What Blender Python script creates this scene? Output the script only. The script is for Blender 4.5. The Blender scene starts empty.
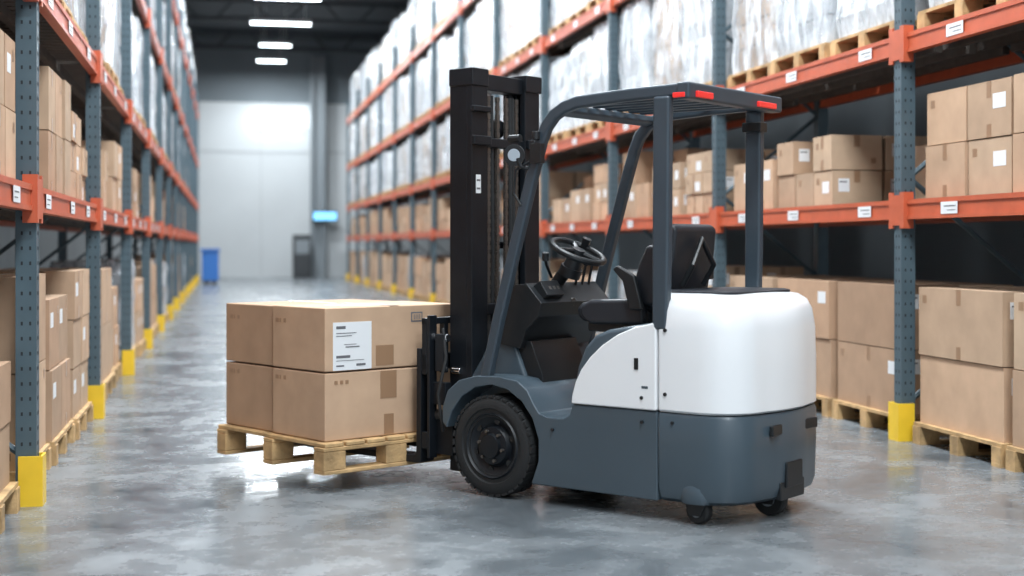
import bpy, bmesh, math, random
from math import sin, cos, tan, atan, pi, radians, sqrt
from mathutils import Vector, Matrix

random.seed(11)
F = 1400.0; H = 1.3; HOR = 245.0
A = atan(287.0 / F)
SA, CA = sin(A), cos(A)
def cam2w(r, d, z=0.0):
    return Vector((r * CA + d * SA, -r * SA + d * CA, z))

scene = bpy.context.scene
# ------------------------------------------------------------------ materials
def new_mat(name, color=(0.5, 0.5, 0.5), rough=0.5, metal=0.0, noise=0.0, nscale=8.0,
            bump=0.0, bscale=40.0, attr=False, spec=0.5, emis=None, estr=0.0, coat=0.0, vscale=(1, 1, 1), alpha=None):
    m = bpy.data.materials.new(name); m.use_nodes = True
    nt = m.node_tree; N = nt.nodes; L = nt.links
    b = N['Principled BSDF']
    b.inputs['Base Color'].default_value = (*color, 1)
    b.inputs['Roughness'].default_value = rough
    b.inputs['Metallic'].default_value = metal
    b.inputs['Specular IOR Level'].default_value = spec
    b.inputs['Coat Weight'].default_value = coat
    tc = N.new('ShaderNodeTexCoord')
    mp = N.new('ShaderNodeMapping'); mp.inputs['Scale'].default_value = vscale
    L.new(tc.outputs['Object'], mp.inputs['Vector'])
    src = None
    if attr:
        at = N.new('ShaderNodeAttribute'); at.attribute_name = 'Col'; src = at.outputs['Color']
    if noise > 0:
        n = N.new('ShaderNodeTexNoise'); n.inputs['Scale'].default_value = nscale
        n.inputs['Detail'].default_value = 5
        L.new(mp.outputs['Vector'], n.inputs['Vector'])
        mr = N.new('ShaderNodeMapRange')
        mr.inputs['From Min'].default_value = 0.3; mr.inputs['From Max'].default_value = 0.7
        mr.inputs['To Min'].default_value = 1 - noise; mr.inputs['To Max'].default_value = 1 + noise
        L.new(n.outputs['Fac'], mr.inputs['Value'])
        vm = N.new('ShaderNodeVectorMath'); vm.operation = 'SCALE'
        if src: L.new(src, vm.inputs[0])
        else: vm.inputs[0].default_value = color
        L.new(mr.outputs['Result'], vm.inputs['Scale'])
        src = vm.outputs['Vector']
        if alpha:
            ma = N.new('ShaderNodeMapRange')
            ma.inputs['From Min'].default_value = 0.36; ma.inputs['From Max'].default_value = 0.64
            ma.inputs['To Min'].default_value = alpha[0]; ma.inputs['To Max'].default_value = alpha[1]
            L.new(n.outputs['Fac'], ma.inputs['Value']); L.new(ma.outputs['Result'], b.inputs['Alpha'])
    if src: L.new(src, b.inputs['Base Color'])
    if bump > 0:
        n2 = N.new('ShaderNodeTexNoise'); n2.inputs['Scale'].default_value = bscale; n2.inputs['Detail'].default_value = 4
        L.new(mp.outputs['Vector'], n2.inputs['Vector'])
        bp = N.new('ShaderNodeBump'); bp.inputs['Strength'].default_value = bump; bp.inputs['Distance'].default_value = 0.02
        L.new(n2.outputs['Fac'], bp.inputs['Height']); L.new(bp.outputs['Normal'], b.inputs['Normal'])
    if emis:
        b.inputs['Emission Color'].default_value = (*emis, 1); b.inputs['Emission Strength'].default_value = estr
    return m

M = {}
M['carton'] = new_mat('kraft_cardboard', (.5, .33, .2), .75, noise=.09, nscale=5, attr=True, spec=.25)
M['tape'] = new_mat('brown_tape', (.32, .19, .11), .28, spec=.5)
M['label'] = new_mat('paper_label', (.78, .79, .80), .5)
M['ink'] = new_mat('label_ink', (.14, .14, .15), .6)
M['wood'] = new_mat('pallet_pine', (.50, .32, .15), .75, noise=.38, nscale=7, bump=.3, bscale=60)
M['wrap'] = new_mat('stretch_wrap_film', (.6, .6, .6), .16, noise=.25, nscale=4, bump=1.0, bscale=8, attr=True, spec=.9, vscale=(2.2, 2.2, .8), alpha=(.25, .85))
M['upright'] = new_mat('slate_blue_rack_steel', (.078, .120, .145), .45, metal=.2, noise=.08)
M['hole'] = new_mat('rack_slot_dark', (.02, .025, .03), .8)
M['beam'] = new_mat('orange_rack_beam', (.52, .105, .045), .4, noise=.1)
M['deck'] = new_mat('rack_deck', (.085, .07, .06), .8, noise=.2)
M['yellow'] = new_mat('safety_yellow', (.85, .55, .03), .4, noise=.06)
M['white'] = new_mat('white_paint', (.82, .83, .84), .28, coat=.3)
M['grey'] = new_mat('slate_grey_paint', (.056, .080, .100), .36, noise=.04, nscale=3, coat=.15)
M['frame'] = new_mat('guard_frame_paint', (.042, .058, .074), .38, noise=.04)
M['black'] = new_mat('black_plastic', (.009, .011, .013), .42)
M['mast'] = new_mat('black_mast_steel', (.006, .008, .011), .42, noise=.2, spec=.35)
M['rubber'] = new_mat('tyre_rubber', (.013, .014, .015), .7, bump=.15, bscale=90)
M['chrome'] = new_mat('chromed_rod', (.7, .7, .72), .15, metal=1)
M['chain'] = new_mat('chain_steel', (.13, .12, .11), .4, metal=.7)
M['seatm'] = new_mat('seat_vinyl', (.017, .020, .026), .42, bump=.08, bscale=200)
M['red'] = new_mat('red_lamp_lens', (.75, .03, .03), .2, emis=(1, .05, .03), estr=.25)
M['lens'] = new_mat('lamp_lens', (.35, .4, .45), .08, spec=.8)
M['glow'] = new_mat('led_diffuser', (1, 1, 1), .5, emis=(.84, .94, 1), estr=14)
M['blueglow'] = new_mat('blue_sign_panel', (.2, .5, .8), .5, emis=(.2, .6, 1), estr=1.6)
M['housing'] = new_mat('lamp_housing', (.5, .52, .54), .5)
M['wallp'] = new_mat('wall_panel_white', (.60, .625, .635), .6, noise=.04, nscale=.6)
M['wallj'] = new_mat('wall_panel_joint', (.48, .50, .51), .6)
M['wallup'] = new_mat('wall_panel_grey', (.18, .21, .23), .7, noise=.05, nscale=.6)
M['wallside'] = new_mat('wall_panel_side', (.26, .29, .31), .7, noise=.05, nscale=.6)
M['ceil'] = new_mat('ceiling_dark_deck', (.05, .06, .068), .8)
M['steel'] = new_mat('grey_steel_column', (.24, .27, .29), .5)
M['dark'] = new_mat('dark_panel', (.04, .045, .05), .5)
M['blue'] = new_mat('blue_plastic', (.03, .16, .5), .4)

def floor_mat():
    m = bpy.data.materials.new('polished_concrete'); m.use_nodes = True
    nt = m.node_tree; N = nt.nodes; L = nt.links; b = N['Principled BSDF']
    tc = N.new('ShaderNodeTexCoord')
    n1 = N.new('ShaderNodeTexNoise'); n1.inputs['Scale'].default_value = 1.15; n1.inputs['Detail'].default_value = 8; n1.inputs['Roughness'].default_value = .62
    n1.inputs['Distortion'].default_value = .7
    n2 = N.new('ShaderNodeTexNoise'); n2.inputs['Scale'].default_value = 5; n2.inputs['Detail'].default_value = 9; n2.inputs['Roughness'].default_value = .65
    for n in (n1, n2): L.new(tc.outputs['Object'], n.inputs['Vector'])
    r1 = N.new('ShaderNodeValToRGB')
    r1.color_ramp.elements[0].position = .34; r1.color_ramp.elements[0].color = (.105, .120, .132, 1)
    r1.color_ramp.elements[1].position = .66; r1.color_ramp.elements[1].color = (.245, .265, .28, 1)
    L.new(n1.outputs['Fac'], r1.inputs['Fac'])
    mx = N.new('ShaderNodeMix'); mx.data_type = 'RGBA'; mx.blend_type = 'MULTIPLY'; mx.inputs[0].default_value = .7
    r2 = N.new('ShaderNodeValToRGB')
    r2.color_ramp.elements[0].position = .32; r2.color_ramp.elements[0].color = (.66, .66, .66, 1)
    r2.color_ramp.elements[1].position = .66; r2.color_ramp.elements[1].color = (1, 1, 1, 1)
    L.new(n2.outputs['Fac'], r2.inputs['Fac'])
    L.new(r1.outputs['Color'], mx.inputs[6]); L.new(r2.outputs['Color'], mx.inputs[7])
    L.new(mx.outputs[2], b.inputs['Base Color'])
    ad = N.new('ShaderNodeMath'); ad.operation = 'ADD'; L.new(n1.outputs['Fac'], ad.inputs[0]); L.new(n2.outputs['Fac'], ad.inputs[1])
    mr = N.new('ShaderNodeMapRange'); mr.inputs['From Min'].default_value = .75; mr.inputs['From Max'].default_value = 1.25
    mr.inputs['To Min'].default_value = .14; mr.inputs['To Max'].default_value = .36
    L.new(ad.outputs[0], mr.inputs['Value']); L.new(mr.outputs['Result'], b.inputs['Roughness'])
    bp = N.new('ShaderNodeBump'); bp.inputs['Strength'].default_value = .05; bp.inputs['Distance'].default_value = .01
    L.new(n2.outputs['Fac'], bp.inputs['Height']); L.new(bp.outputs['Normal'], b.inputs['Normal'])
    b.inputs['Specular IOR Level'].default_value = .5
    return m
M['floor'] = floor_mat()

# ------------------------------------------------------------------ mesh builder
class MB:
    def __init__(s):
        s.v = []; s.f = []; s.m = []; s.c = []; s.mats = []
    def mi(s, k):
        if k not in s.mats: s.mats.append(k)
        return s.mats.index(k)
    def add(s, verts, faces, mat, col=(1, 1, 1), X=None):
        o = len(s.v)
        for p in verts:
            p = Vector(p)
            if X is not None: p = X @ p
            s.v.append(p)
        i = s.mi(mat)
        for f in faces:
            s.f.append([o + j for j in f]); s.m.append(i); s.c.append(col)
    def box(s, x0, x1, y0, y1, z0, z1, mat, col=(1, 1, 1), X=None):
        vs = [(x0, y0, z0), (x1, y0, z0), (x1, y1, z0), (x0, y1, z0), (x0, y0, z1), (x1, y0, z1), (x1, y1, z1), (x0, y1, z1)]
        s.add(vs, [(3, 2, 1, 0), (4, 5, 6, 7), (0, 1, 5, 4), (1, 2, 6, 5), (2, 3, 7, 6), (3, 0, 4, 7)], mat, col, X)
    def cbox(s, c, size, mat, rot=None, col=(1, 1, 1)):
        X = Matrix.Translation(c)
        if rot: X = X @ Matrix.Rotation(rot[2], 4, 'Z') @ Matrix.Rotation(rot[1], 4, 'Y') @ Matrix.Rotation(rot[0], 4, 'X')
        a, b, d = [q / 2 for q in size]
        s.box(-a, a, -b, b, -d, d, mat, col, X)
    def cyl(s, p0, p1, r, mat, seg=20, r2=None):
        s.tube([p0, p1], r, mat, seg, r2)
    def tube(s, pts, r, mat, seg=10, r2=None):
        pts = [Vector(p) for p in pts]; n = len(pts); vs = []; prev = None
        for i, p in enumerate(pts):
            t = (pts[min(i + 1, n - 1)] - pts[max(i - 1, 0)]).normalized()
            if prev is None:
                up = Vector((0, 0, 1)) if abs(t.z) < .9 else Vector((1, 0, 0))
                u = t.cross(up).normalized()
            else:
                u = (prev - t * prev.dot(t)).normalized()
            prev = u; w = t.cross(u)
            rr = r if (r2 is None or i == 0) else r + (r2 - r) * i / (n - 1)
            for k in range(seg):
                a = 2 * pi * k / seg
                vs.append(p + (u * cos(a) + w * sin(a)) * rr)
        fs = []
        for i in range(n - 1):
            for k in range(seg):
                fs.append((i * seg + k, i * seg + (k + 1) % seg, (i + 1) * seg + (k + 1) % seg, (i + 1) * seg + k))
        fs.append(tuple(range(seg))[::-1]); fs.append(tuple((n - 1) * seg + k for k in range(seg)))
        s.add(vs, fs, mat)
    def lathe(s, prof, c, mat, seg=48, axis='Y', closed=True):
        vs = []; n = len(prof)
        for k in range(seg):
            a = 2 * pi * k / seg
            for (r, h) in prof:
                if axis == 'Y': vs.append((c[0] + r * cos(a), c[1] + h, c[2] + r * sin(a)))
                else: vs.append((c[0] + r * cos(a), c[1] + r * sin(a), c[2] + h))
        fs = []
        for k in range(seg):
            k2 = (k + 1) % seg
            for j in range(n if closed else n - 1):
                j2 = (j + 1) % n
                fs.append((k * n + j, k2 * n + j, k2 * n + j2, k * n + j2))
        s.add(vs, fs, mat)
    def prism(s, pts, y0, y1, mat):
        n = len(pts)
        vs = [(p[0], y0, p[1]) for p in pts] + [(p[0], y1, p[1]) for p in pts]
        fs = [tuple(range(n)), tuple(range(n, 2 * n))[::-1]]
        for i in range(n):
            j = (i + 1) % n
            fs.append((i, j, n + j, n + i))
        s.add(vs, fs, mat)
    def ribbon(s, path, w, y0, y1, mat):
        n = len(path); L = []; R = []
        for i in range(n):
            a = Vector(path[max(i - 1, 0)]); b = Vector(path[min(i + 1, n - 1)])
            t = (b - a).normalized(); q = Vector((-t.y, t.x)) * w / 2
            p = Vector(path[i]); L.append(p + q); R.append(p - q)
        s.prism([tuple(p) for p in L] + [tuple(p) for p in R[::-1]], y0, y1, mat)
    def loft(s, rings, mat, cap=True):
        n = len(rings[0]); vs = [p for r in rings for p in r]; fs = []
        for i in range(len(rings) - 1):
            for k in range(n):
                k2 = (k + 1) % n
                fs.append((i * n + k, i * n + k2, (i + 1) * n + k2, (i + 1) * n + k))
        if cap:
            fs.append(tuple(range(n))[::-1]); fs.append(tuple((len(rings) - 1) * n + k for k in range(n)))
        s.add(vs, fs, mat)
    def obj(s, name, parent=None, bevel=0, segs=2, smooth=True, ang=35, subsurf=0):
        me = bpy.data.meshes.new(name)
        me.from_pydata([tuple(v) for v in s.v], [], s.f)
        for k in s.mats: me.materials.append(M[k])
        me.polygons.foreach_set('material_index', s.m)
        ca = me.color_attributes.new('Col', 'FLOAT_COLOR', 'CORNER')
        buf = []
        for p, c in zip(me.polygons, s.c):
            for _ in range(p.loop_total): buf += [c[0], c[1], c[2], 1]
        ca.data.foreach_set('color', buf)
        bm = bmesh.new(); bm.from_mesh(me); bmesh.ops.recalc_face_normals(bm, faces=bm.faces[:]); bm.to_mesh(me); bm.free()
        if smooth:
            me.polygons.foreach_set('use_smooth', [True] * len(me.polygons))
            try: me.set_sharp_from_angle(angle=radians(ang))
            except Exception: pass
        ob = bpy.data.objects.new(name, me); scene.collection.objects.link(ob)
        if bevel > 0:
            md = ob.modifiers.new('b', 'BEVEL'); md.width = bevel; md.segments = segs; md.limit_method = 'ANGLE'
            md.angle_limit = radians(30); md.harden_normals = smooth
        if parent: ob.parent = parent
        return ob

def empty(name, loc=(0, 0, 0), rz=0):
    e = bpy.data.objects.new(name, None); e.location = loc; e.rotation_euler = (0, 0, rz); e.empty_display_size = .3
    scene.collection.objects.link(e); return e

# ------------------------------------------------------------------ room
XR, XL = 4.39, -0.92
WALL_Y = 57.0; CEIL = 9.6
b = MB(); b.box(-9, 15, -14, WALL_Y + .3, -.1, 0, 'floor'); b.obj('floor', smooth=False)
b = MB(); b.box(-9, 15, -14, WALL_Y + .3, CEIL, CEIL + .15, 'ceil')
b.obj('ceiling', smooth=False)
b = MB()
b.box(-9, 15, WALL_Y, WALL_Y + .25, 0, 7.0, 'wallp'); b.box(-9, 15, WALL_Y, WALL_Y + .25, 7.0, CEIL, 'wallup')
for x in [-8.2 + 2.4 * i for i in range(10)]:
    b.box(x, x + .03, WALL_Y - .012, WALL_Y, 0, 7.0, 'wallj')
b.box(-9, 15, WALL_Y - .02, WALL_Y, 5.0, 5.08, 'wallj')
b.obj('wall_back', smooth=False)
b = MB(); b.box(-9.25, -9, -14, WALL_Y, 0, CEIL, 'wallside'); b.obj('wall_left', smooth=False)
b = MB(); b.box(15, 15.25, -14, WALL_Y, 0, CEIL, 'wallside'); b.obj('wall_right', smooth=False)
b = MB()
for y in range(-8, 57, 7):
    b.box(-9, 15, y, y + .18, CEIL - .75, CEIL - .6, 'ceil'); b.box(-9, 15, y, y + .18, CEIL - .12, CEIL, 'ceil')
    for i in range(20):
        x = -8.4 + 1.2 * i
        b.cbox((x, y + .09, CEIL - .36), (.07, .07, .8), 'ceil', rot=(0, .75 if i % 2 else -.75, 0))
b.obj('roof_truss', smooth=False)
for x in (3.35,):
    b = MB(); b.box(x, x + .12, WALL_Y - .7, WALL_Y - .3, 0, CEIL - .75, 'steel'); b.box(x + .46, x + .58, WALL_Y - .7, WALL_Y - .3, 0, CEIL - .75, 'steel')
    b.box(x + .12, x + .46, WALL_Y - .53, WALL_Y - .47, 0, CEIL - .75, 'steel'); b.obj('steel_column', smooth=False)
b = MB(); b.box(2.62, 3.32, WALL_Y - 1.6, WALL_Y - .9, 0, 1.7, 'dark'); b.box(2.7, 3.24, WALL_Y - 1.62, WALL_Y - 1.6, .95, 1.5, 'steel'); b.box(2.7, 3.24, WALL_Y - 1.62, WALL_Y - 1.6, .15, .85, 'dark')
b.obj('control_cabinet', bevel=.02)
b = MB(); b.box(3.45, 4.35, WALL_Y - 1.0, WALL_Y - .9, 2.3, 2.6, 'blueglow'); b.box(3.4, 4.4, WALL_Y - .9, WALL_Y - .71, 2.25, 2.65, 'dark'); b.obj('illuminated_wall_sign', smooth=False)
b = MB(); b.box(-.75, -.2, 47, 47.7, .12, 1.1, 'blue'); b.box(-.8, -.15, 46.95, 47.75, 1.1, 1.18, 'blue')
b.cyl((-.6, 47.1, .08), (-.6, 47.2, .08), .08, 'rubber'); b.cyl((-.35, 47.1, .08), (-.35, 47.2, .08), .08, 'rubber'); b.box(-.7, -.25, 47.0, 47.7, .08, .14, 'dark')
b.obj('blue_waste_bin', bevel=.02)

# ------------------------------------------------------------------ lights
def area(parent, loc, sx, sy, power, rot=(0, 0, 0), color=(.88, .95, 1)):
    l = bpy.data.lights.new('lamp', 'AREA'); l.shape = 'RECTANGLE'; l.size = sx; l.size_y = sy; l.energy = power; l.color = color
    o = bpy.data.objects.new('lamp', l); o.location = loc; o.rotation_euler = rot; scene.collection.objects.link(o); o.parent = parent; return o
LZ = 8.25
ys = [-9, -5, -1, 3, 7, 11, 15.5, 20, 25, 30, 35, 40, 44.6, 49.5, 53.8]
for y in ys:
    w = .95 if y < 48 else .55
    e = empty('linear_ceiling_light', (1.72, y, LZ))
    b = MB(); b.box(-w, w, -.12, .12, .02, .12, 'housing'); b.box(-w + .03, w - .03, -.1, .1, 0, .02, 'glow')
    b.cyl((-w + .2, 0, .12), (-w + .2, 0, CEIL - LZ), .01, 'housing', 6); b.cyl((w - .2, 0, .12), (w - .2, 0, CEIL - LZ), .01, 'housing', 6)
    b.obj('fixture', e, smooth=False)
    area(e, (0, 0, -.03), 2 * w, .3, 480 if y < 48 else 380)
for x, z in ((1.45, 6.25), (2.9, 6.25)):
    b = MB(); b.lathe([(.001, 0), (.2, 0), (.24, .1), (.001, .1)], (x, WALL_Y - .45, z), 'glow', 20); b.cyl((x, WALL_Y - .36, z), (x, WALL_Y, z), .05, 'housing'); b.obj('wall_floodlight')
world = bpy.data.worlds.new('World'); scene.world = world; world.use_nodes = True
bg = world.node_tree.nodes['Background']; bg.inputs[0].default_value = (.82, .91, 1, 1); bg.inputs[1].default_value = .95

# ------------------------------------------------------------------ racks
LV = [1.6, 2.7, 4.2, 5.9]
BAY = 3.58; NB = 13; DEP = 1.0
def rack(X, sgn, Y0):
    root = empty('pallet_rack', (0, 0, 0))
    U = MB(); Bm = MB(); D = MB(); P = MB(); Lb = MB()
    top = 6.6
    for i in range(NB + 1):
        y = Y0 + BAY * i
        near = i < 5
        for k, xx in enumerate((X, X + sgn * DEP)):
            x0, x1 = sorted((xx, xx + sgn * .1))
            U.box(x0, x1, y - .05, y - .04, 0, top, 'upright'); U.box(x0, x1, y + .04, y + .05, 0, top, 'upright')
            U.box(x0 + .001, x0 + .012, y - .0395, y + .0395, 0, top, 'upright'); U.box(x1 - .012, x1 - .001, y - .0395, y + .0395, 0, top, 'upright')
            U.box(x0 - .015, x1 + .015, y - .06, y + .06, 0, .01, 'upright')
            if near and k == 0:
                zz = .3
                while zz < 4.2:
                    for dy in (-.02, .02):
                        xf = X - sgn * .001
                        U.box(min(xf, X), max(xf, X), y + dy - .005, y + dy + .005, zz, zz + .018, 'hole')
                    for dx in (.03, .07):
                        U.box(X + sgn * dx - .005, X + sgn * dx + .005, y - .0512, y - .05, zz, zz + .018, 'hole')
                    zz += .075
        zz = .25; fl = True
        while zz < top - .8:
            xa, xb = X + sgn * .08, X + sgn * (DEP + .02)
            za, zb = (zz, zz + .75) if fl else (zz + .75, zz)
            U.tube([(xa, y, za), (xb, y, zb)], .018, 'upright', 6)
            fl = not fl; zz += .75
        px0, px1 = sorted((X - sgn * .02, X + sgn * .085))
        P.box(px0, px1, y - .072, y - .06, 0, .25, 'yellow'); P.box(px0, px1, y + .06, y + .072, 0, .25, 'yellow')
        f0, f1 = sorted((X - sgn * .032, X - sgn * .02)); P.box(f0, f1, y - .072, y + .072, 0, .25, 'yellow')
        if i < NB:
            ya, yb = y + .05, y + BAY - .05
            for z in LV:
                for xx, s2 in ((X + sgn * .02, 1), (X + sgn * (DEP + .02), 1)):
                    x0, x1 = sorted((xx, xx + sgn * .05))
                    Bm.box(x0, x1, ya, yb, z - .13, z, 'beam')
                    l0, l1 = sorted((xx - sgn * .008, xx)); Bm.box(l0, l1, ya, yb, z - .13, z - .105, 'beam'); Bm.box(l0, l1, ya, yb, z - .03, z, 'beam')
                c0, c1 = sorted((X - sgn * .012, X + sgn * .06))
                Bm.box(c0, c1, ya, ya + .055, z - .19, z + .05, 'beam'); Bm.box(c0, c1, yb - .055, yb, z - .19, z + .05, 'beam')
                c0, c1 = sorted((X - sgn * .012, X - sgn * .002))
                Bm.box(c0, c1, y - .05, y + .05, z - .17, z + .03, 'beam')
                n = 24
                for j in range(n):
                    yy = ya + .03 + (yb - ya - .06) * j / n
                    d0, d1 = sorted((X + sgn * .075, X + sgn * (DEP + .015)))
                    D.box(d0, d1, yy, yy + (yb - ya) / n * .78, z - .035, z - .005, 'deck')
                for fx in (.3, .55, .8):
                    d0, d1 = sorted((X + sgn * fx, X + sgn * (fx + .05)))
                    D.box(d0, d1, ya, yb, z - .1, z - .036, 'deck')
                if near:
                    for j in range(3):
                        yy = ya + .45 + j * 1.12 + random.uniform(-.1, .1)
                        l0, l1 = sorted((X + sgn * .009, X + sgn * .0118))
                        Lb.box(l0, l1, yy, yy + .2, z - .105, z - .03, 'label')
                        l0, l1 = sorted((X + sgn * .0080, X + sgn * .009))
                        Lb.box(l0, l1, yy + .02, yy + .12, z - .085, z - .080, 'ink'); Lb.box(l0, l1, yy + .02, yy + .16, z - .060, z - .053, 'ink')
    U.obj('uprights', root, smooth=False); Bm.obj('beams', root, smooth=False); D.obj('deck_slats', root, smooth=False)
    P.obj('upright_protectors', root, smooth=False); Lb.obj('beam_labels', root, smooth=False)
rack(XR, 1, 8.62 - BAY)
rack(XL, -1, 7.36 - BAY)

def tan_col(base=1.0):
    t = random.uniform(.82, 1.08) * base; w = random.uniform(-.025, .02)
    return (.53 * t, (.36 + w) * t, (.24 + w) * t)

def pallet(mb, x0, x1, y0, y1, z0, h=.14, X=None, n=6, nj=3):
    t = .022
    for i in range(n):
        w = (x1 - x0) / n
        mb.box(x0 + i * w + .008, x0 + (i + 1) * w - .008, y0, y1, z0 + h - t, z0 + h, 'wood', X=X)
    for j in range(nj):
        yc = y0 + .05 + (y1 - y0 - .1) * j / (nj - 1)
        mb.box(x0, x1, yc - .05, yc + .05, z0 + h - 2 * t, z0 + h - t - .0005, 'wood', X=X)
        mb.box(x0, x1, yc - .05, yc + .05, z0, z0 + t, 'wood', X=X)
        for k in range(3):
            xc = x0 + .07 + (x1 - x0 - .14) * k / 2
            mb.box(xc - .07, xc + .07, yc - .049, yc + .049, z0 + t + .0003, z0 + h - 2 * t - .0003, 'wood', X=X)

def cartons(mb, xa, xb, y0, y1, z0, nx, ny, nz, h, sgn, detail=True, skip=.0):
    wx = abs(xb - xa) / nx; wy = (y1 - y0) / ny
    base = random.uniform(.84, 1.06)
    for ix in range(nx):
        for iy in range(ny):
            for iz in range(nz):
                if iz == nz - 1 and random.random() < skip: continue
                g = .006; j = random.uniform(0, .025)
                a = xa + sgn * (ix * wx + g + j); c = xa + sgn * ((ix + 1) * wx - g)
                p, q = sorted((a, c)); r, s = y0 + iy * wy + g + random.uniform(0, .015), y0 + (iy + 1) * wy - g
                zb, zt = z0 + iz * h + .001, z0 + (iz + 1) * h - .006
                mb.box(p, q, r, s, zb, zt, 'carton', tan_col(base))
                if detail:
                    xm = (p + q) / 2; ym = (r + s) / 2
                    if random.random() < .8:
                        mb.box(xm - .025, xm + .025, r - .0012, r, zt - .09, zt, 'tape')
                        mb.box(xm - .025, xm + .025, r, s, zt, zt + .001, 'tape')
                    if ix == 0:
                        fa, fb = sorted((a - sgn * .0012, a))
                        if random.random() < .45:
                            mb.box(fa, fb, r + .06, r + .06 + min(.14, (s - r) * .35), zt - .17, zt - .08, 'label')
                        if random.random() < .5:
                            mb.box(fa, fb, s - .1, s - .05, zt - .1, zt - .05, 'tape')
                        if random.random() < .35:
                            mb.box(fa, fb, ym - .025, ym + .025, zt - .1, zt, 'tape'); mb.box(fa, fb, ym - .025, ym + .025, zb, zb + .08, 'tape')
                    if random.random() < .4:
                        mb.box(p + .05, p + .14, r - .0012, r, zt - .16, zt - .06, 'label')
                        mb.box(p + .06, p + .12, r - .0018, r - .0012, zt - .09, zt - .08, 'ink')
                    if random.random() < .5:
                        mb.box(q - .09, q - .05, r - .0012, r, zb + .05, zb + .09, 'tape')

def wrapped(mb, xa, xb, y0, y1, z0, h, sgn):
    p, q = sorted((xa, xb))
    # goods inside
    inner = random.choice([(.62, .63, .64), (.70, .71, .72), (.50, .52, .54), (.48, .36, .26), (.60, .58, .55), (.44, .32, .22)])
    nzi = random.choice([3, 4, 5]); hh = (h - .02) / nzi
    for ix in range(2):
        for iy in range(random.choice([2, 3])):
            pass
    nyi = random.choice([2, 3])
    for ix in range(2):
        for iy in range(nyi):
            for iz in range(nzi):
                t = random.uniform(.85, 1.1); wx = (q - p - .08) / 2; wy = (y1 - y0 - .08) / nyi
                mb.box(p + .04 + ix * wx + .004, p + .04 + (ix + 1) * wx - .004, y0 + .04 + iy * wy + .005, y0 + .04 + (iy + 1) * wy - .005,
                       z0 + .003 + iz * hh, z0 + (iz + 1) * hh - .008, 'carton', tuple(c * t for c in inner))
    # film
    k = random.uniform(.9, 1.08); col = tuple(c * k for c in (.74, .78, .82))
    nz = 7; rings = []; c = .05
    for i in range(nz + 1):
        z = z0 + .001 + h * i / nz; ins = random.uniform(0, .018) + (.02 if i == nz else 0)
        P0, Q0, R0, S0 = p + ins, q - ins, y0 + ins, y1 - ins
        pts = [(P0 + c, R0), (Q0 - c, R0), (Q0, R0 + c), (Q0, S0 - c), (Q0 - c, S0), (P0 + c, S0), (P0, S0 - c), (P0, R0 + c)]
        rings.append([(u + random.uniform(-.008, .008), v + random.uniform(-.008, .008), z) for u, v in pts])
    vs = [pt for r in rings for pt in r]; fs = []
    for i in range(nz):
        for kk in range(8):
            k2 = (kk + 1) % 8; fs.append((i * 8 + kk, i * 8 + k2, (i + 1) * 8 + k2, (i + 1) * 8 + kk))
    fs.append(tuple(nz * 8 + kk for kk in range(8)))
    mb.add(vs, fs, 'wrap', col)

def fill(X, sgn, Y0):
    far = {}
    for i in range(NB):
        ya, yb = Y0 + BAY * i + .12, Y0 + BAY * (i + 1) - .12
        near = i < 4
        for lv in range(5):
            if near: mb = MB()
            else: mb = far.setdefault((lv, 'c' if lv < 2 else 'w'), MB())
            slot = (yb - ya) / 3
            z0 = 0.0 if lv == 0 else LV[lv - 1] + .001
            for j in range(3):
                s0 = ya + slot * j + .025; s1 = ya + slot * (j + 1) - .025
                xa = X + sgn * random.uniform(.03, .08); xb = X + sgn * .96
                if lv == 0:
                    pallet(mb, min(xa, xb), max(xa, xb), s0, s1, z0, .14)
                    nh, hh = random.choice([(2, .44), (2, .38), (2, .48), (3, .32), (3, .27)])
                    ny = random.choice([1, 2, 2])
                    if sgn > 0 and i in (0, 1): nh, hh, ny = 2, .445, 1
                    if sgn < 0 and i == 0: nh, hh, ny = (2, .30, 2)
                    if sgn < 0 and i == 1: nh, hh, ny = [(2, .50, 1), (2, .42, 2), (3, .33, 2)][j]
                    if i >= 2 and random.random() < (.3 if sgn < 0 else .1):
                        wrapped(mb, xa + sgn * .02, xb, s0 + .02, s1 - .02, z0 + .141, random.uniform(.7, 1.0), sgn)
                    else:
                        cartons(mb, xa + sgn * .02, xb, s0 + .02, s1 - .02, z0 + .14, 2, ny, nh, hh, sgn, near)
                elif lv == 1:
                    nh, hh = random.choice([(2, .33), (2, .27), (3, .23), (2, .38), (1, .42), (3, .2)])
                    ny = random.choice([2, 2, 3])
                    if i == 0: nh, hh = 2, .345
                    cartons(mb, xa + sgn * .03, xb, s0, s1 - random.choice([0, .05, .12]), z0, 2, ny, nh, hh, sgn, near, skip=.2 if i else 0)
                else:
                    pallet(mb, min(xa, xb), max(xa, xb), s0, s1, z0, .13)
                    hm = (1.2 if lv == 2 else 1.38)
                    wrapped(mb, xa + sgn * .02, xb, s0 + .02, s1 - .02, z0 + .131, hm * random.uniform(.84, 1), sgn)
            if near: mb.obj('carton_stack' if lv < 2 else 'wrapped_pallet_load', smooth=False)
    for (lv, k), mb in far.items():
        mb.obj('carton_stack' if lv < 2 else 'wrapped_pallet_load', smooth=False)
fill(XR, 1, 8.62 - BAY)
fill(XL, -1, 7.36 - BAY)

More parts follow.
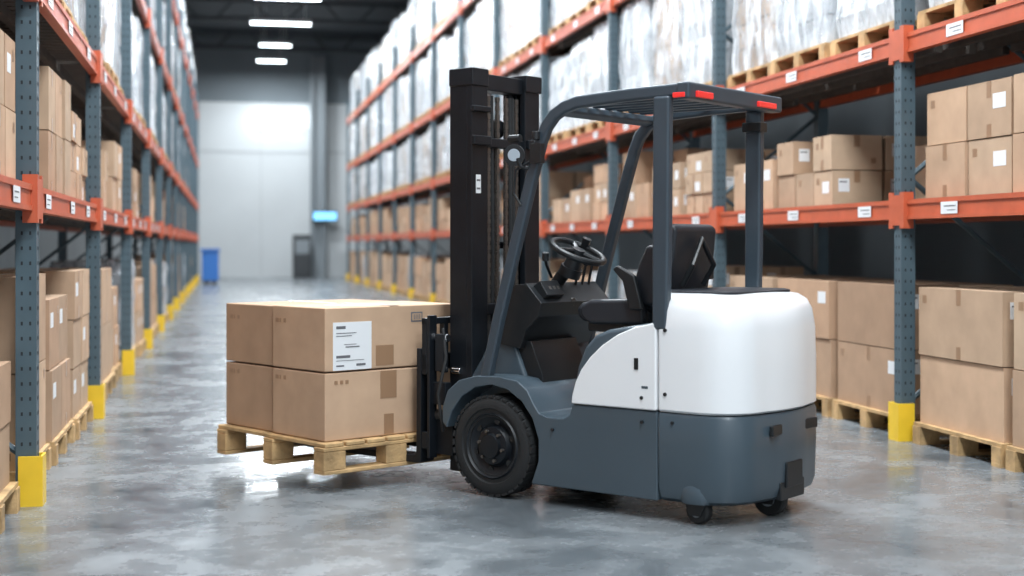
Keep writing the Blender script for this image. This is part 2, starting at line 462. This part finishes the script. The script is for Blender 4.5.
# ------------------------------------------------------------------ pallet load on the forks
BETA = radians(42)
dA = 7.35; rA = (325 - 512) / F * dA
zD = .262
pw = cam2w(rA, dA)
load = empty('palletized_carton_load', (pw.x, pw.y, 0), BETA - A)
W, Ld = .91, 1.03
b = MB()
pallet(b, -.04, W - .0, -.05, Ld + .01, zD - .165, .165, n=7)
b.obj('pallet', load, bevel=.004, segs=1, smooth=False)
b = MB()
ZS, ZT2 = .627, .968
G = .007
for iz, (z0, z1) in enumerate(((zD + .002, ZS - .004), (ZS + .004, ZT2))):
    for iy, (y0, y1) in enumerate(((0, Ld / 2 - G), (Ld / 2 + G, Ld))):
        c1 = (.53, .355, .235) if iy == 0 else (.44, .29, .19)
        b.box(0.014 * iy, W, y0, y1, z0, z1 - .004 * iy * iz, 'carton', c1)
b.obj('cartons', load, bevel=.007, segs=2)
b = MB()
T = .0016
b.box(W / 2 - .03, W / 2 + .03, 0, Ld / 2 - .015, ZT2, ZT2 + T, 'tape')
b.box(W / 2 - .03, W / 2 + .03, Ld / 2 + .015, Ld, ZT2 - .004, ZT2 - .004 + T, 'tape')
b.box(.33, .45, -T, 0, ZS + .02, ZS + .13, 'tape'); b.box(.36, .47, -T, 0, ZS - .16, ZS - .010, 'tape')
b.box(.385, .45, -T, 0, zD + .01, zD + .12, 'tape')
b.box(.05, .30, -.002, 0, .635, .89, 'label')
for (w0, w1, zz, hh) in ((.07, .13, .855, .015), (.07, .2, .83, .004), (.07, .17, .815, .004), (.07, .16, .70, .014), (.07, .25, .685, .003), (.13, .22, .755, .006), (.12, .2, .77, .003), (.07, .12, .655, .008), (.2, .26, .655, .012)):
    b.box(w0, w1, -.003, -.002, zz, zz + hh, 'ink')
b.box(.57, .65, -.0015, 0, .875, .93, 'ink'); b.box(.578, .642, -.0022, -.0015, .883, .922, 'carton', (.5, .335, .22))
for k in range(4): b.box(.588 + k * .013, .594 + k * .013, -.003, -.0022, .888, .917, 'ink')
# small prints: on the side cartons
def print_mark(x, ys0, z):
    for k, w in enumerate((.03, .012, .022)):
        b.box(x - T, x, ys0 - .04 * k - w, ys0 - .04 * k, z, z + .022, 'tape')
print_mark(0, Ld / 2 - .04, ZS - .06); print_mark(0, Ld / 2 - .04, ZT2 - .09)
print_mark(.014, Ld - .05, ZT2 - .09); print_mark(.014, Ld - .05, ZS - .06)
for k in range(3): b.box(.06 + .035 * k, .08 + .035 * k, -T, 0, ZS - .065, ZS - .045, 'tape')
b.box(.2, .5, .12, .3, ZT2 + T, ZT2 + T + .0005, 'label')
b.obj('tape_and_labels', load, smooth=False)

# ------------------------------------------------------------------ forklift
AL = radians(38.5)
fx, fy = -cos(AL), sin(AL); lx, ly = -sin(AL), -cos(AL)
HW = .46
dW = F * 1.3 / 252; rW = (491 - 512) / F * dW
Or, Od = rW - HW * lx, dW - HW * ly
o = cam2w(Or, Od)
fork = empty('counterbalance_forklift', (o.x, o.y, 0), (pi - AL) - A)

def rrect(x0, x1, hw, z, rr, rf=.02, n=8, bulge=.0):
    pts = []
    def arc(cx, cy, r, a0, a1):
        for i in range(n + 1):
            a = a0 + (a1 - a0) * i / n
            pts.append((cx + r * cos(a), cy + r * sin(a), z))
    arc(x1 - rf, hw - rf, rf, 0, pi / 2)
    arc(x0 + rr, hw - rr, rr, pi / 2, pi)
    for i in range(1, 6):
        t = i / 6; y = (hw - rr) * (1 - 2 * t)
        pts.append((x0 - bulge * (1 - (2 * t - 1) ** 2), y, z))
    arc(x0 + rr, -hw + rr, rr, pi, 1.5 * pi)
    arc(x1 - rf, -hw + rf, rf, 1.5 * pi, 2 * pi)
    return pts
SX = -1.012
b = MB()
b.loft([rrect(-1.40, SX, .42, .095, .2, bulge=.03), rrect(-1.435, SX, .45, .115, .21, bulge=.03), rrect(-1.45, SX, .462, .16, .22, bulge=.03), rrect(-1.455, SX, .466, .35, .22, bulge=.035), rrect(-1.455, SX, .466, .495, .22, bulge=.035), rrect(-1.445, SX, .458, .512, .21, bulge=.035)], 'grey')
b.obj('counterweight', fork, ang=40)
b = MB()
b.loft([rrect(-1.44, SX - .002, .455, .517, .21, bulge=.035), rrect(-1.455, SX - .002, .466, .528, .22, bulge=.035), rrect(-1.455, SX - .002, .466, .75, .22, bulge=.035), rrect(-1.45, SX - .002, .465, .90, .22, bulge=.035), rrect(-1.435, SX - .002, .458, .99, .215, bulge=.035),
        rrect(-1.41, SX - .002, .44, 1.035, .20, bulge=.03), rrect(-1.37, SX - .002, .41, 1.06, .18, bulge=.03), rrect(-1.31, SX - .002, .36, 1.072, .15, bulge=.02)], 'white')
b.obj('rear_cowl', fork, ang=40)
b = MB(); b.loft([rrect(-1.33, SX + .1, .34, 1.055, .1), rrect(-1.33, SX + .1, .34, 1.078, .1), rrect(-1.31, SX + .08, .32, 1.084, .09)], 'seatm'); b.obj('cowl_top_pad', fork)
b = MB()
b.cbox((-1.474, .13, .435), (.02, .18, .05), 'black', rot=(0, 0, .10)); b.cbox((-1.474, -.17, .435), (.02, .14, .05), 'black', rot=(0, 0, -.13))
b.cbox((-1.478, .0, .215), (.03, .16, .12), 'black'); b.cbox((-1.466, 0, .14), (.03, .24, .085), 'black')
b.obj('rear_recesses', fork, bevel=.006)
arch = [(cos(t) * .31, .268 + sin(t) * .31) for t in [radians(x) for x in (212, 190, 170, 150, 130, 110, 90, 70, 50, 30, 12)]]
prof = [(SX, .095), (-.262, .095)] + arch + [(.335, .36), (.335, .44), (.30, .53), (.22, .59), (.10, .62), (-.05, .625), (-.17, .61), (-.235, .565), (-.275, .50), (-.31, .455), (-.36, .44), (-.46, .44), (-.50, .46), (-.515, .512), (SX, .512)]
b = MB(); b.prism(prof, -.46, .46, 'grey'); b.obj('chassis', fork, bevel=.018, segs=3)
b = MB(); b.prism([(-.50, .44), (-.505, .56), (-.535, .70), (-.58, .80), (-.64, .86), (-.72, .89), (SX + .002, .94), (SX + .002, .44)], -.445, .445, 'grey'); b.obj('seat_hood', fork, bevel=.025, segs=3)
cur = [(-.515, .519), (-.52, .56), (-.54, .625), (-.575, .69), (-.63, .755), (-.70, .815), (-.79, .87), (-.89, .91), (SX + .004, .935)]
b = MB()
for y0, y1 in ((.43, .468), (-.468, -.43)):
    b.prism(cur + [(SX + .004, .519)], y0, y1, 'white')
b.obj('side_panels', fork, bevel=.008, segs=3)
b = MB()
b.cbox((-.90, .469, .735), (.022, .006, .055), 'black')
for (x, z) in ((-.93, .575), (-1.06, .60), (-1.06, .9)):
    b.cyl((x, .46, z), (x, .472, z), .009, 'black', 12)
for (x, z) in ((-1.1, .47), (-.93, .46), (-.40, .38)):
    b.cyl((x, .455, z), (x, .472, z), .008, 'black', 12)
b.box(-.965, -.93, .45, .4695, .62, .632, 'grey')
b.obj('panel_fasteners', fork)
b = MB()
b.prism([(.30, .40), (.30, .56), (.20, .70), (.12, .84), (.05, .90), (-.02, .90), (-.02, .80), (-.10, .62), (-.14, .46)], -.36, .30, 'grey')
b.obj('front_bulkhead', fork, bevel=.02, segs=3)
b = MB()
b.prism([(.06, .78), (.10, .90), (.06, 1.02), (-.02, 1.09), (-.12, 1.10), (-.22, 1.0), (-.20, .93), (-.12, .86), (-.08, .76)], -.30, .32, 'black')
b.prism([(-.02, .5), (-.02, .8), (-.12, .8), (-.2, .62), (-.2, .46)], -.12, .28, 'black')
b.cbox((-.16, .2, 1.05), (.10, .15, .09), 'black', rot=(0, .6, 0))
for k in range(3): b.cyl((-.13, -.22 + .06 * k, 1.08), (-.16, -.22 + .06 * k, 1.2), .008, 'black', 8)
for k in range(3): b.cyl((-.158, -.22 + .06 * k, 1.19), (-.168, -.22 + .06 * k, 1.23), .016, 'black', 10)
b.cbox((-.24, .12, .50), (.1, .09, .015), 'rubber', rot=(0, -.5, 0)); b.cbox((-.24, -.02, .50), (.1, .07, .015), 'rubber', rot=(0, -.5, 0))
b.obj('dashboard', fork, bevel=.018, segs=3)
b = MB()
for k in range(3): b.cbox((-.197, .15 + .035 * k, 1.075), (.012, .02, .02), 'chain', rot=(0, .6, 0))
b.cyl((-.20, .03, 1.0), (-.215, .03, 1.0), .02, 'chain', 12); b.tube([(-.12, .1, 1.13), (-.16, .2, 1.2), (-.17, .22, 1.23)], .008, 'black', 8)
b.cyl((-.168, .217, 1.22), (-.175, .225, 1.26), .018, 'black', 12)
b.obj('dash_controls', fork)
cen = Vector((-.235, .02, 1.265)); ax = Vector((-.42, 0, .90)).normalized()
b = MB()
b.tube([(-.02, .02, 1.0), (-.1, .02, 1.10), cen - ax * .04], .036, 'black', 14)
b.cyl(cen - ax * .09, cen + ax * .015, .05, 'black', 20, r2=.038)
b.cyl(cen - ax * .14, cen - ax * .09, .06, 'black', 20)
u = ax.cross(Vector((0, 1, 0))).normalized(); v = ax.cross(u)
ring = [cen + (u * cos(t) + v * sin(t)) * .145 for t in [2 * pi * k / 40 for k in range(41)]]
b.tube(ring, .0165, 'black', 10)
for t in (0.3, 2.4, 4.5): b.tube([cen, cen + (u * cos(t) + v * sin(t)) * .145], .014, 'black', 8)
kp = cen + (u * cos(2.0) + v * sin(2.0)) * .14
b.cyl(kp, kp + ax * .05, .02, 'black', 14, r2=.026)
b.obj('steering_wheel', fork)
# seat
b = MB(); q = -.06
b.prism([(-.30 + q, .93), (-.29 + q, .975), (-.33 + q, 1.01), (-.5 + q, .995), (-.74, .985), (-.80, .99), (-.80, .905), (-.40 + q, .90), (-.33 + q, .91)], -.20, .20, 'seatm')
for y in (.2, -.26): b.prism([(-.36 + q, .93), (-.35 + q, .99), (-.42 + q, 1.025), (-.74, 1.035), (-.80, 1.02), (-.80, .905), (-.42 + q, .90)], y, y + .06, 'seatm')
b.prism([(-.76, .96), (-.78, 1.05), (-.81, 1.2), (-.85, 1.33), (-.87, 1.39), (-.91, 1.41), (-.955, 1.385), (-.94, 1.25), (-.90, 1.1), (-.86, .96)], -.20, .20, 'seatm')
for y in (.18, -.25): b.prism([(-.71, 1.0), (-.725, 1.08), (-.76, 1.2), (-.81, 1.30), (-.92, 1.30), (-.90, 1.2), (-.87, 1.05), (-.86, 1.0)], y, y + .07, 'seatm')
b.obj('seat', fork, bevel=.034, segs=4)
b = MB()
b.box(-.8, -.44, -.22, .22, .86, .915, 'black')
b.prism([(-.46, 1.13), (-.46, 1.17), (-.70, 1.19), (-.86, 1.18), (-.86, 1.12), (-.70, 1.14)], -.33, -.26, 'black')
b.prism([(-.74, .98), (-.70, 1.12), (-.64, 1.18), (-.67, 1.2), (-.77, 1.15), (-.82, .98)], .265, .295, 'black')
b.obj('seat_frame_armrest', fork, bevel=.01)
b = MB(); b.tube([(-.93, -.1, 1.1), (-.99, -.1, 1.2), (-.98, 0, 1.33), (-.99, .1, 1.2), (-.93, .1, 1.1)], .014, 'black', 8); b.obj('seat_grab_loop', fork)
side = [(.065, .58), (-.02, .90), (-.125, 1.26), (-.235, 1.62), (-.30, 1.82), (-.335, 1.895), (-.385, 1.95), (-.45, 1.985), (-.53, 2.005), (-.8, 2.02), (-1.16, 2.028)]
b = MB()
for s in (1, -1):
    y0, y1 = (.40, .45) if s > 0 else (-.45, -.40)
    b.ribbon(side, .062, y0, y1, 'frame')
    b.prism([(-.985, .90), (-1.065, .90), (-1.075, 1.3), (-1.08, 2.0), (-.99, 2.0), (-.985, 1.3)], y0 + (.018 if s > 0 else -.018), y1 + (.018 if s > 0 else -.018), 'frame')
b.obj('overhead_guard_pillars', fork, bevel=.014, segs=3)
b = MB()
b.cbox((-.41, 0, 1.975), (.06, .84, .045), 'frame', rot=(0, .4, 0))
b.cbox((-1.15, 0, 2.02), (.07, .92, .08), 'frame')
b.cbox((-1.02, 0, 2.03), (.05, .84, .04), 'frame')
b.cbox((-.78, 0, 2.03), (.04, .84, .03), 'frame')
for y in (-.33, -.22, -.11, 0, .11, .22, .33):
    b.cbox((-.77, y, 2.022), (.74, .04, .035), 'frame')
b.obj('overhead_guard_roof', fork, bevel=.012, segs=3)
b = MB()
b.cbox((-1.192, .33, 2.005), (.02, .14, .03), 'red'); b.cbox((-1.192, -.28, 2.005), (.02, .18, .028), 'red')
b.cbox((-1.13, .456, 2.0), (.07, .012, .025), 'red')
b.obj('tail_lamps', fork, bevel=.005)
b = MB()
b.cbox((-1.04, -.43, 1.91), (.11, .075, .05), 'black'); b.obj('pillar_bracket', fork, bevel=.006)
b = MB()
b.tube([(-.24, .43, 1.68), (-.2, .47, 1.70), (-.19, .48, 1.74)], .012, 'black', 8)
ax2 = Vector((-.45, .9, 0)).normalized(); c0 = Vector((-.17, .48, 1.755))
b.cyl(c0 - ax2 * .05, c0, .035, 'black', 20, r2=.055); b.cyl(c0, c0 + ax2 * .012, .055, 'black', 24); b.cyl(c0 + ax2 * .012, c0 + ax2 * .016, .032, 'lens', 24)
b.cbox((-.30, .46, 1.76), (.07, .035, .10), 'black'); b.cyl((-.30, .47, 1.83), (-.30, .47, 1.87), .02, 'black', 14)
b.cyl((-.2, .47, 1.84), (-.13, .47, 1.84), .02, 'black', 14)
b.tube([(-.25, .46, 1.72), (-.17, .47, 1.68), (-.15, .46, 1.56), (-.19, .45, 1.5)], .008, 'black', 6)
b.obj('work_lamp', fork, bevel=.004)

def wheel(y0, y1, name):
    b = MB(); R = .260; so = 1 if y1 > 0 else -1
    yo, yi = (y1, y0) if so > 0 else (y0, y1)
    c = (0, 0, .263)
    b.lathe([(.15, yi), (R - .03, yi), (R - .008, yi + so * .015), (R, yi + so * .03), (R, yo - so * .03), (R - .010, yo - so * .012), (R - .035, yo), (.195, yo - so * .002), (.19, yo - so * .012), (.15, yo - so * .014)], c, 'rubber', 72)
    for k in range(36):
        a = 2 * pi * k / 36
        b.cbox((cos(a) * (R - .0045), (yo + yi) / 2 + so * .035, .263 + sin(a) * (R - .0045)), (.012, .07, .030), 'rubber', rot=(0, -a, 0))
        a += pi / 36
        b.cbox((cos(a) * (R - .0045), (yo + yi) / 2 - so * .035, .263 + sin(a) * (R - .0045)), (.012, .07, .030), 'rubber', rot=(0, -a, 0))
    b.lathe([(.172, yo - so * .012), (.165, yo - so * .004), (.152, yo - so * .02), (.11, yo - so * .04), (.095, yo - so * .015), (.065, yo - so * .008), (.06, yo + so * .010), (.001, yo + so * .014), (.001, yi), (.165, yi)], c, 'mast', 48)
    for k in range(6):
        a = 2 * pi * k / 6 + .2
        b.cyl((cos(a) * .078, yo - so * .014, .263 + sin(a) * .078), (cos(a) * .078, yo + so * .006, .263 + sin(a) * .078), .009, 'chain', 6)
        b.cyl((cos(a + .5) * .13, yo - so * .045, .263 + sin(a + .5) * .13), (cos(a + .5) * .13, yo - so * .028, .263 + sin(a + .5) * .13), .018, 'black', 14)
    b.obj(name, fork, ang=30)
wheel(.315, .466, 'drive_wheel_left'); wheel(-.466, -.315, 'drive_wheel_right')
b = MB(); b.cyl((0, -.32, .264), (0, .32, .264), .06, 'mast'); b.obj('front_axle', fork)
def caster(x, y, r, n):
    b = MB()
    b.lathe([(r * .4, -.028), (r - .008, -.028), (r, -.018), (r, .018), (r - .008, .028), (r * .4, .028)], (x, y, r + .001), 'rubber', 32)
    b.cyl((x, y - .034, r), (x, y + .034, r), r * .45, 'steel', 20)
    for ya, yb in ((y + .03, y + .042), (y - .042, y - .03)):
        b.prism([(x - .03, r * .7), (x + .03, r * .7), (x + .055, r * 1.7), (x + .05, .16), (x - .05, .16), (x - .055, r * 1.7)], ya, yb, 'black')
    b.obj(n, fork)
caster(-1.2, .39, .06, 'caster_left'); caster(-1.2, -.39, .06, 'caster_right')
caster(-1.36, .0, .085, 'steer_wheel')
b = MB()
b.loft([[(-1.2 + r * cos(2 * pi * k / 24), .42 + r * .6 * sin(2 * pi * k / 24), z) for k in range(24)] for r, z in ((.075, .10), (.085, .12), (.083, .17), (.06, .20))], 'grey')
b.obj('caster_housing', fork)

# mast
b = MB()
XM = .365; OY = .295; IY = .22
for s in (1, -1):
    y = s * OY
    b.box(XM - .06, XM + .06, min(y, y - s * .02), max(y, y - s * .02), .075, 2.235, 'mast')
    for xx in (XM - .06, XM + .042): b.box(xx, xx + .018, min(y - s * .02, y - s * .07), max(y - s * .02, y - s * .07), .075, 2.235, 'mast')
    y = s * IY
    b.box(XM - .04, XM + .055, min(y, y - s * .018), max(y, y - s * .018), .1, 2.2, 'mast')
    for xx in (XM - .04, XM + .037): b.box(xx, xx + .018, min(y - s * .018, y - s * .06), max(y - s * .018, y - s * .06), .1, 2.2, 'mast')
    b.box(XM - .10, XM - .062, min(s * .298, s * .165), max(s * .298, s * .165), .35, 2.20, 'mast')
b.obj('mast_rails', fork, bevel=.004, segs=2)
b = MB()
for (z, t, x0, x1) in ((2.19, .09, -.08, .02), (1.86, .05, -.09, -.02), (1.30, .04, .0, .05), (.95, .06, -.09, .0), (.55, .08, -.09, .0), (.14, .09, -.09, .02)):
    b.box(XM + x0, XM + x1, -.29, .29, z - t / 2, z + t / 2, 'mast')
b.box(XM - .11, XM + .06, -.31, -.165, 2.16, 2.255, 'mast'); b.box(XM - .11, XM + .06, .165, .305, 2.16, 2.255, 'mast')
b.box(XM - .13, XM - .1, .165, .31, 1.84, 1.89, 'mast'); b.box(XM - .13, XM - .1, -.31, -.165, 1.84, 1.89, 'mast')
b.box(XM - .13, XM - .1, .165, .31, 2.02, 2.05, 'mast')
b.obj('mast_crossmembers', fork, bevel=.006)
b = MB()
for y in (-.14, .14): b.cyl((XM - .01, y, .1), (XM - .01, y, 1.95), .036, 'mast', 20); b.cyl((XM - .01, y, 1.95), (XM - .01, y, 2.15), .024, 'mast', 16)
b.cyl((XM + .02, 0, .12), (XM + .02, 0, 1.9), .05, 'mast', 24)
b.cyl((XM + .02, -.07, 1.95), (XM + .02, .07, 1.95), .055, 'mast', 24)
for y in (-.10, -.075, .085): b.tube([(XM - .06, y, .3), (XM - .07, y, 1.2), (XM - .06, y, 2.12)], .011, 'rubber', 8)
for y in (-.26, .26): b.tube([(XM - .07, y * .93, .45), (XM - .12, y * .97, .55), (.16, y, .55)], .03, 'mast', 14)
b.obj('mast_cylinders_hoses', fork)
b = MB()
for y in (-.035, .04, .12, -.125):
    z = .35; k = 0
    while z < 2.12:
        if k % 2: b.cbox((XM - .065, y, z), (.016, .026, .028), 'chain')
        else: b.cbox((XM - .065, y, z), (.012, .014, .028), 'chain'); b.cyl((XM - .065, y - .016, z), (XM - .065, y + .016, z), .0055, 'chain', 6)
        z += .024; k += 1
b.obj('lift_chains', fork, smooth=False)
b = MB()
b.box(XM - .1015, XM - .10, .225, .265, 1.58, 1.68, 'label'); b.box(XM - .1025, XM - .1015, .23, .26, 1.645, 1.655, 'ink'); b.box(XM - .1025, XM - .1015, .23, .26, 1.60, 1.61, 'ink')
b.obj('mast_label', fork, smooth=False)
b = MB()
XC = .50
for z in (.20, .62): b.box(XC - .02, XC + .02, -.42, .42, z, z + .09, 'mast')
b.box(XC - .04, XC - .02, -.42, -.36, .15, .92, 'mast'); b.box(XC - .04, XC - .02, .36, .42, .15, .92, 'mast')
for y in (-.42, -.25, -.08, .09, .24, .385): b.box(XC - .018, XC + .018, y, y + .035, .6, .90, 'mast')
b.box(XC - .02, XC + .02, -.42, .42, .87, .905, 'mast')
for y in (.40,):
    b.cbox((XC - .08, y - .03, .5), (.1, .05, .12), 'mast'); b.cbox((XC - .09, y - .02, .72), (.06, .04, .2), 'mast'); b.cyl((XC - .13, y - .05, .38), (XC - .03, y - .05, .38), .03, 'chain'); b.cyl((XC - .13, y - .03, .8), (XC - .03, y - .03, .8), .022, 'chrome')
    b.tube([(XC - .1, y - .02, .85), (XC - .14, y, .7), (XC - .1, y + .02, .5), (XC - .12, y, .3)], .010, 'rubber', 8)
    b.cbox((XC - .1, y - .06, .28), (.12, .06, .22), 'mast')
    b.cbox((XC - .12, y - .08, .45), (.05, .03, .03), 'yellow'); b.cyl((XC - .16, y - .1, .62), (XC - .1, y - .1, .62), .018, 'chrome')
b.obj('fork_carriage', fork, bevel=.005)
b = MB()
for y in (-.12, .31):
    b.prism([(XC + .022, .74), (XC + .022, .135), (XC + .03, .12), (XC + .055, .118), (1.35, .125), (1.62, .14), (1.62, .148), (1.35, .155), (XC + .075, .158), (XC + .06, .17), (XC + .055, .74)], y, y + .11, 'mast')
b.obj('forks', fork, bevel=.004)

# ------------------------------------------------------------------ camera
cam = bpy.data.cameras.new('camera'); co = bpy.data.objects.new('camera', cam); scene.collection.objects.link(co)
co.location = (0, 0, H); co.rotation_euler = (pi / 2, 0, -A)
cam.sensor_width = 36; cam.lens = F / 1024 * 36; cam.shift_y = -43 / 1024; cam.clip_end = 200
cam.dof.use_dof = True; cam.dof.focus_distance = 7.2; cam.dof.aperture_fstop = 1.3
scene.camera = co
scene.view_settings.view_transform = 'Standard'
scene.view_settings.exposure = 0.03
